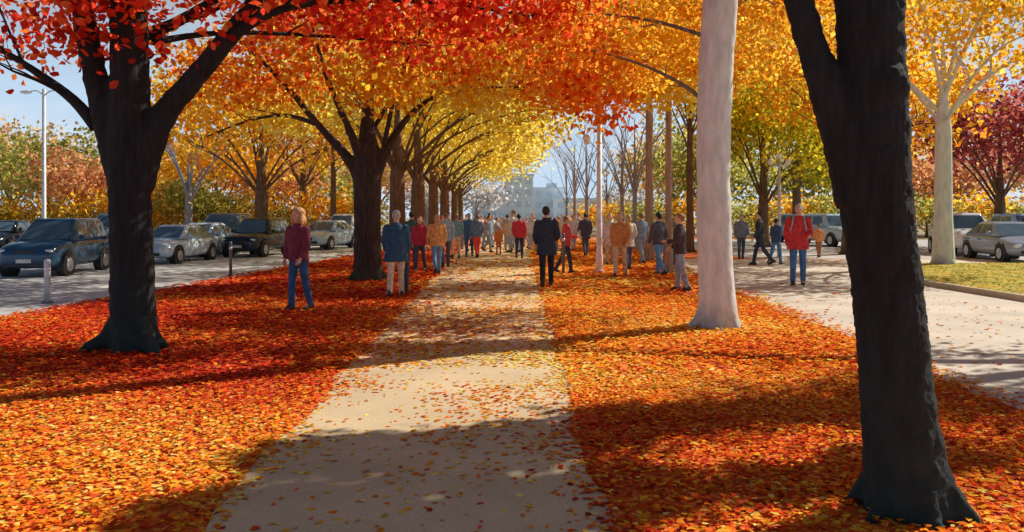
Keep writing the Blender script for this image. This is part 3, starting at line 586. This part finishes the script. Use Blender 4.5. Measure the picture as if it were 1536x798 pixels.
fc = [(690, 374), (729, 373), (738, 368), (761, 372), (768, 366), (795, 374), (808, 370), (838, 374), (860, 376), (672, 376), (752, 363), (785, 364), (664, 372), (712, 370), (722, 365), (700, 367), (745, 371), (775, 372), (790, 369), (801, 365), (826, 370), (848, 372), (868, 370), (776, 362), (734, 362), (815, 364), (694, 379), (733, 378), (764, 376), (770, 379), (800, 378), (832, 379), (844, 366), (755, 367), (716, 375)]
fcx = []
for i, (px, py) in enumerate(fc[:6]):
    jc, t_ = cols[i % 6]
    fcx.append(person('blurred distant walker in muted clothes far along the path', px, py, 1.60+.04*(i % 5), (i % 3)*1.9, jc, t_, (BLK, BRO, GRY)[i % 3], 'short', .84, .25, .25, False, FC)[0])
for i, (px, py) in enumerate(fc[6:]):
    X, Y = P(px, py); copy_tree(fcx[(i*5+i//6) % 6], (X, Y, 0), i*1.7, .90+.045*((i*3) % 5), 'blurred distant walker in muted clothes far along the path')
# umbrella in the hand of the path walker
rt, T, ar = g2
w = T(ar[1][2]+ar[1][3]*.10); wx = Matrix.Rotation(rt.rotation_euler.z, 3, 'Z') @ w+Vector(rt.location)
um = empty('umbrella', (wx.x, wx.y, 0)); tag(um, 'furled dark teal umbrella in the right hand of the navy jacket walker', 'umbrella')
u = MB(); u.tube([(0, 0, .0), (0, 0, .06), (0, 0, .12), (0, 0, .55), (0, 0, .68)], [.006, .010, .034, .055, .02], 10); u.build('canopy', cloth((.02, .07, .09)), um)
u = MB(); u.tube(*cr([(0, 0, .66), (0, 0, wx.z+.03), (0, .02, wx.z+.10), (0, .07, wx.z+.10), (0, .08, wx.z+.05)], [.009, .011, .012, .012, .01], 4), seg=8); u.build('handle', simple('wood_handle', (.12, .06, .03), .4), um)
# backpack of the person in red
rt, T, ar = g16; bg = empty('backpack', rt.location, rt.rotation_euler.z); tag(bg, 'pale grey backpack worn by the person in the red jacket', 'backpack')
u = MB(); u.loft([(0, -.225, 1.02, .12, .07), (0, -.235, 1.08, .145, .095), (0, -.235, 1.3, .14, .09), (0, -.215, 1.42, .11, .06)], 14); u.xf(T); o = u.build('pack', cloth((.55, .55, .55)), bg)
for s in (-1, 1):
    u = MB(); u.tube(*cr([(s*.1, -.17, 1.4), (s*.105, -.06, 1.485), (s*.11, .06, 1.47), (s*.125, .15, 1.36), (s*.16, .13, 1.2), (s*.15, -.16, 1.06)], [.017]*6, 4), seg=6); u.xf(T); u.build('strap', cloth((.4, .4, .42)), bg)

# ------------------------------------------------------------------ cars
GLASS = simple('car_glass', (.08, .13, .18), .05, 0, 2, .2); TYRE = simple('tyre_rubber', (.018, .018, .019), .85); RIM = simple('alloy_rim', (.5, .52, .55), .3, .8); BLKP = simple('black_trim', (.015, .015, .017), .5)
HL = simple('headlight_glass', (.75, .78, .8), .1); TL = simple('tail_light_red', (.4, .02, .02), .2); PLT = simple('number_plate', (.6, .6, .58), .5)
def car(label, x, y, rz, paint, kind='sedan', group=None, sc=1.0):
    root = empty('parked_car', (x, y, 0), rz); root.scale = (sc,)*3; tag(root, label, 'car', group)
    if kind == 'suv':
        st = [(-2.28, .58, .38, .68), (-2.18, .76, .28, .88), (-1.9, .87, .25, 1.0), (-1.2, .92, .25, 1.07), (-.75, .93, .24, 1.10), (.5, .93, .24, 1.13), (1.6, .92, .25, 1.14), (2.1, .84, .28, 1.10), (2.25, .70, .36, .98)]
        cb = (-1.0, 2.14, -.3, 1.74, 1.07, 1.76, .86, .63)
    else:
        st = [(-2.25, .58, .36, .56), (-2.12, .76, .25, .67), (-1.85, .86, .21, .76), (-1.2, .89, .2, .86), (-.7, .90, .2, .92), (.5, .90, .2, .95), (1.4, .89, .21, .97), (2.0, .82, .25, .94), (2.2, .70, .34, .84)]
        cb = (-1.05, 1.85, -.1, .95, .91, 1.42, .83, .57)
    B = MB(); vs = []; fs = []
    for yy, hw, zb, zt in st:
        half = [(hw*.55, zb), (hw*.93, zb+.04), (hw, zb+(zt-zb)*.35), (hw, zb+(zt-zb)*.68), (hw*.95, zt-.06), (hw*.78, zt), (hw*.3, zt+.035)]
        vs += [(a, yy, z) for a, z in half]+[(-a, yy, z) for a, z in reversed(half)]
    m = 14
    for i in range(len(st)-1):
        for j in range(m): fs.append((i*m+j, (i+1)*m+j, (i+1)*m+(j+1) % m, i*m+(j+1) % m))
    fs.append(tuple(range(m))); fs.append(tuple(reversed([(len(st)-1)*m+j for j in range(m)])))
    B.add(vs, fs); bo = B.build('body', paint, root); ss = bo.modifiers.new('s', 'SUBSURF'); ss.levels = 2; ss.render_levels = 2
    y0, y1, y2, y3, zb, zr, wb, wr = cb
    c = [Vector(p) for p in ((-wb, y0, zb), (wb, y0, zb), (wb, y1, zb), (-wb, y1, zb), (-wr, y2, zr), (wr, y2, zr), (wr, y3, zr), (-wr, y3, zr))]
    me = bpy.data.meshes.new('cabin'); bm = bmesh.new(); bv = [bm.verts.new(p) for p in c]
    for f in ((3, 2, 1, 0), (4, 5, 6, 7), (0, 1, 5, 4), (1, 2, 6, 5), (2, 3, 7, 6), (3, 0, 4, 7)): bm.faces.new([bv[i] for i in f])
    bmesh.ops.bevel(bm, geom=[e for e in bm.edges if max(v.co.z for v in e.verts) > zb+.1], offset=.13, segments=6, affect='EDGES', profile=.5)
    bm.to_mesh(me); bm.free(); me.materials.append(paint); me.polygons.foreach_set('use_smooth', [True]*len(me.polygons)); o = bpy.data.objects.new('cabin', me); COL.objects.link(o); o.parent = root
    def pane(nm, a, b_, c_, d, u0, u1, v0, v1):
        a, b_, c_, d = (Vector(q) for q in (a, b_, c_, d)); nr = (b_-a).cross(d-a).normalized()
        q = lambda u, v: a.lerp(b_, u).lerp(d.lerp(c_, u), v)
        pts = [q(u0, v0), q(u1, v0), q(u1, v1), q(u0, v1)]
        g = MB(); g.add([p-nr*.03 for p in pts]+[p+nr*.004 for p in pts], [(4, 5, 6, 7), (0, 1, 5, 4), (1, 2, 6, 5), (2, 3, 7, 6), (3, 0, 4, 7)]); g.build(nm, GLASS, root, False)
    pane('windshield', c[0], c[1], c[5], c[4], .08, .92, .06, .85); pane('rear_window', c[2], c[3], c[7], c[6], .10, .90, .15, .82)
    for A, Bq, Cq, D in ((c[1], c[2], c[6], c[5]), (c[0], c[3], c[7], c[4])):
        if A is c[0]:
            a4 = (Bq, A, D, Cq); us = ((.10, .46), (.50, .88))
        else: a4 = (A, Bq, Cq, D); us = ((.12, .50), (.54, .90))
        for u0, u1 in us: pane('side_window', *a4, u0, u1, .12, .80)
    rw = .345 if kind == 'suv' else .31
    for wy in (-1.38, 1.36):
        for s in (-1, 1):
            hw = .93 if kind == 'suv' else .90
            a = MB(); a.tube([(s*(hw-.25), wy, rw+.02), (s*(hw-.002), wy, rw+.02)], [rw+.07]*2, 24); a.build('wheel_arch', BLKP, root, False)
            w_ = MB(); w_.tube([(s*(hw-.2), wy, rw), (s*(hw-.03), wy, rw), (s*(hw+.012), wy, rw), (s*(hw+.014), wy, rw)], [rw, rw, rw-.03, rw*.66], 24); wh = w_.build('wheel', TYRE, root)
            r2 = MB(); r2.tube([(s*(hw+.005), wy, rw), (s*(hw+.020), wy, rw)], [rw*.64, rw*.6], 20)
            for q in range(5):
                an = q*1.2566; r2.box((s*(hw+.026), wy+math.cos(an)*rw*.3, rw+math.sin(an)*rw*.3), (.02, .05, .05))
            r2.build('rim', RIM, wh, False)
    zf = st[1][3]
    for s in (-1, 1):
        h = MB(); h.ell((s*.58, -2.10, zf-.10), (.18, .10, .075)); h.build('headlight', HL, root)
        h = MB(); h.ell((s*.62, 2.08, st[-2][3]-.16), (.15, .10, .085)); h.build('tail_light', TL, root)
        h = MB(); h.ell((s*(wb+.12), y0+.38, zb+.10), (.10, .07, .075)); h.build('wing_mirror', paint, root)
        for yy in (-.05, .95):
            h = MB(); h.box((s*(st[4][1]+.004), yy+.3, zb-.15), (.03, .16, .03)); h.build('door_handle', BLKP, root, False)
    h = MB(); h.box((0, -2.225, zf-.13), (.62, .06, .13)); h.build('grille', BLKP, root, False)
    h = MB(); h.box((0, -2.225, .38), (1.1, .08, .10)); h.build('bumper_intake', BLKP, root, False)
    h = MB(); h.box((0, -2.28, .50), (.42, .02, .11)); h.build('number_plate', PLT, root, False)
    h = MB(); h.box((0, 2.235, .62), (.42, .03, .11)); h.build('number_plate', PLT, root, False)
    return root
def paint(nm, c): return simple(nm, c, .14, .1, 3, .06)
PB = paint('paint_navy', (.025, .075, .15)); PS = paint('paint_silver', (.52, .66, .82)); PK = paint('paint_black', (.018, .025, .038)); PL = paint('paint_pale_blue', (.46, .66, .88)); PG = paint('paint_grey', (.30, .38, .48)); PW = paint('paint_white', (.82, .87, .93)); PR = paint('paint_slate', (.10, .17, .25))
LC = 'cars parked along the left car park'; RC = 'cars parked beyond the right grass strip'
car('dark navy car parked left of the big red leaved tree', PX(88, 22.8), 22.8, R(6), PB, 'suv', LC, .88)
car('silver car parked just right of the big dark trunk', PX(262, 28.5), 28.5, R(-4), PS, 'sedan', LC, .92)
car('silver blue car parked second from the big dark trunk', PX(303, 33), 33, R(-4), PL, 'sedan', LC, .95)
car('slate van like car parked behind the silver cars', PX(338, 36), 36, R(4), PR, 'suv', LC)
car('black car parked left of the maroon jacket walker', PX(388, 33), 33, R(-6), PK, 'suv', LC, .88)
car('pale blue car parked right of the maroon jacket walker', PX(490, 40), 40, R(-12), PL, 'sedan', LC)
car('white car parked behind the pale blue car by the avenue', PX(518, 46), 46, R(-10), PW, 'suv', LC)
car('black car parked at the far left frame edge', PX(8, 38), 38, R(8), PK, 'sedan', LC)
car('grey car parked beyond the dark navy car', PX(172, 40), 40, R(4), PG, 'suv', LC)
car('white car parked right of the pale forked trunk', PX(1444, 34), 34, R(-14), PW, 'suv', RC)
car('grey car cut by the right frame edge', PX(1512, 29.5), 29.5, R(-8), PG, 'sedan', RC)
car('pale blue car parked behind the grey car', PX(1535, 40), 40, R(-6), PL, 'suv', RC)
car('pale blue car parked behind the red jacket walker', PX(1247, 44), 44, R(10), PL, 'suv', RC)
car('dark grey car parked left of the black foreground trunk', PX(1205, 50), 50, R(15), PG, 'suv', RC)

# ------------------------------------------------------------------ posts, lamps, buildings
POLE = simple('pole_paint', (.66, .66, .66), .5, .2); POLED = simple('pole_dark', (.12, .14, .16), .5, .3); LAMP = simple('lamp_glass', (.85, .83, .78), .25)
def bollard(label, px, py, h, r, m):
    X, Y = P(px, py); t = empty('bollard', (X, Y, 0)); tag(t, label, 'bollard')
    a = MB(); a.tube([(0, 0, 0), (0, 0, h-.05), (0, 0, h-.01), (0, 0, h)], [r, r, r*.85, r*.4], 14); a.build('post', m, t)
    a = MB(); a.tube([(0, 0, -.01), (0, 0, .03), (0, 0, .05)], [r*1.9, r*1.9, r*1.1], 14); a.build('base_plate', POLED, t, False)
    a = MB(); a.tube([(0, 0, h-.22), (0, 0, h-.14)], [r*1.03]*2, 14); a.build('reflective_band', POLE, t)
bollard('pale grey bollard at the left car park edge', 71, 455, .82, .055, simple('bollard_grey', (.48, .53, .58), .5))
bollard('slim dark post between the silver cars and the black car', 346, 416, .95, .04, POLED)
bollard('slim dark post at the path edge right of the navy coat', 845, 412, 1.15, .04, POLED)
def lamp_post(label, x, y, h, r, m, kind):
    t = empty('street_lamp', (x, y, 0)); tag(t, label, 'street lamp')
    a = MB(); a.tube([(0, 0, 0), (0, 0, .5), (0, 0, .55), (0, 0, h)], [r*1.25, r*1.2, r, r*.75], 12); a.build('pole', m, t)
    a = MB(); a.tube([(0, 0, -.01), (0, 0, .05)], [r*1.7]*2, 12); a.build('base', m, t, False)
    if kind == 'double':
        for s in (-1, 1):
            a = MB(); a.tube(*cr([(0, 0, h-.35), (s*.35, 0, h-.1), (s*.7, 0, h-.12)], [.04, .035, .03], 4), seg=8); a.build('arm', m, t)
            a = MB(); a.ell((s*.95, 0, h-.16), (.32, .14, .09)); hd = a.build('lamp_head', m, t)
            a = MB(); a.ell((s*.97, 0, h-.21), (.22, .11, .06)); a.build('lens', LAMP, hd)
    elif kind == 'globe':
        a = MB(); a.tube([(-.34, 0, h-.28), (.34, 0, h-.28)], [.03]*2, 8); a.build('crossbar', m, t)
        for s in (-1, 0, 1):
            a = MB(); a.ell((s*.34, 0, h-.13 if s else h+.10), (.11, .11, .13)); a.build('lamp_globe', LAMP, t)
    else:
        a = MB(); a.tube(*cr([(0, 0, h*.80), (-.2, 0, h*.83), (-.36, 0, h*.80)], [.03, .025, .02], 4), seg=8); a.build('arm', m, t)
        a = MB(); a.loft([(-.36, 0, h*.80-.32, .07, .07), (-.36, 0, h*.80-.1, .12, .12), (-.36, 0, h*.80-.04, .05, .05)], 12); a.build('lamp_head', LAMP, t)
lamp_post('tall pale double headed lamp post behind the left parked cars', PX(66, 42), 42, 8.3, .11, POLE, 'double')
lamp_post('cross shaped lamp post behind the red jacket walker', PX(1169, 31), 31, 3.85, .07, POLE, 'globe')
lamp_post('white lamp pole with a side lantern right of the path', PX(899, 23), 23, 5.0, .085, simple('pole_white', (.82, .81, .79), .5), 'side')
lamp_post('dark thin lamp pole on the far side of the car park', PX(498, 55), 55, 6.5, .1, POLED, 'double')
WALL1 = simple('hazy_wall', (.86, .91, .97), .9, 0, .4, .04); WALL2 = simple('hazy_wall_dark', (.78, .86, .95), .9, 0, .4, .04); WIN = simple('hazy_window', (.62, .72, .84), .3)  # pale blue walls and windows: distance haze put into the colour
def building(label, x, y, w, d, h, m, cols_, rows):
    t = empty('office_building', (x, y, 0)); tag(t, label, 'building')
    a = MB(); a.box((0, 0, h/2), (w, d, h)); a.build('wall', m, t, False)
    a = MB(); a.box((0, 0, h+.3), (w+.6, d+.6, .6)); a.box((w*.2, 0, h+1.3), (w*.25, d*.4, 1.4)); a.build('roof', WALL2, t, False)
    for i in range(cols_):
        for j in range(rows):
            a = MB(); a.box((-w/2+w*(i+.5)/cols_, -d/2-.02, h*(j+.55)/rows), (w/cols_*.55, .1, h/rows*.5)); a.build('window', WIN, t, False)
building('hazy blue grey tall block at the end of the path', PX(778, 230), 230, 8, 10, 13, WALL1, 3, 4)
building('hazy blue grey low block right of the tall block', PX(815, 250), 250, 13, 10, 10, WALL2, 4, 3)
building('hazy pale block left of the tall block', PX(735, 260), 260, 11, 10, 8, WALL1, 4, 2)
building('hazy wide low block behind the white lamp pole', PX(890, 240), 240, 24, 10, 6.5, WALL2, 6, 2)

finalize()
# ------------------------------------------------------------------ light, sky, camera
AZ, EL = R(58), R(40)
w = bpy.data.worlds.new('World'); S.world = w; w.use_nodes = True; n = w.node_tree.nodes; l = w.node_tree.links
sky = n.new('ShaderNodeTexSky'); sky.sky_type = 'NISHITA'; sky.sun_disc = False; sky.sun_elevation = EL; sky.sun_rotation = AZ; sky.air_density = 1.0; sky.dust_density = 0.5
tc = n.new('ShaderNodeTexCoord'); mp = n.new('ShaderNodeMapping'); mp.inputs['Scale'].default_value = (2.2, 2.2, 6); l.new(tc.outputs['Generated'], mp.inputs['Vector'])
nz = n.new('ShaderNodeTexNoise'); nz.inputs['Scale'].default_value = 1.6; nz.inputs['Detail'].default_value = 7; l.new(mp.outputs['Vector'], nz.inputs['Vector'])
rp = ramp(n, [(.46, (0, 0, 0)), (.72, (.85, .85, .85))]); l.new(nz.outputs['Fac'], rp.inputs['Fac'])
sp = n.new('ShaderNodeSeparateXYZ'); l.new(tc.outputs['Generated'], sp.inputs['Vector'])
mr = n.new('ShaderNodeMapRange'); mr.inputs['From Min'].default_value = 0.14; mr.inputs['From Max'].default_value = .34; mr.inputs['To Min'].default_value = .95; mr.inputs['To Max'].default_value = 0.0; l.new(sp.outputs['Z'], mr.inputs['Value'])
low = n.new('ShaderNodeMixRGB'); l.new(rp.outputs['Color'], low.inputs['Fac']); low.inputs['Color1'].default_value = (11.0, 14.6, 18.4, 1); low.inputs['Color2'].default_value = (18.0, 18.6, 19.2, 1)
mz = n.new('ShaderNodeMixRGB'); l.new(mr.outputs[0], mz.inputs['Fac']); l.new(sky.outputs['Color'], mz.inputs['Color1']); l.new(low.outputs['Color'], mz.inputs['Color2'])
bg_ = n['Background']; l.new(mz.outputs['Color'], bg_.inputs['Color']); bg_.inputs['Strength'].default_value = .05
sd = Vector((math.sin(AZ)*math.cos(EL), math.cos(AZ)*math.cos(EL), math.sin(EL)))
ld = bpy.data.lights.new('Sun', 'SUN'); ld.energy = 5.0; ld.angle = R(.5); ld.color = (1, .93, .79); lo = bpy.data.objects.new('Sun', ld); COL.objects.link(lo); lo.rotation_euler = (-sd).to_track_quat('-Z', 'Y').to_euler(); lo.location = (20, 20, 30)
cd = bpy.data.cameras.new('Camera'); cd.sensor_width = 36; cd.lens = F/1536*36; cd.shift_y = -74/1536; cd.clip_end = 2000; cd.clip_start = .05
co = bpy.data.objects.new('Camera', cd); COL.objects.link(co); co.location = (0, 0, CAMH); co.rotation_euler = (R(90), 0, 0); S.camera = co
S.view_settings.view_transform = 'Standard'; S.view_settings.look = 'None'; S.view_settings.exposure = 0
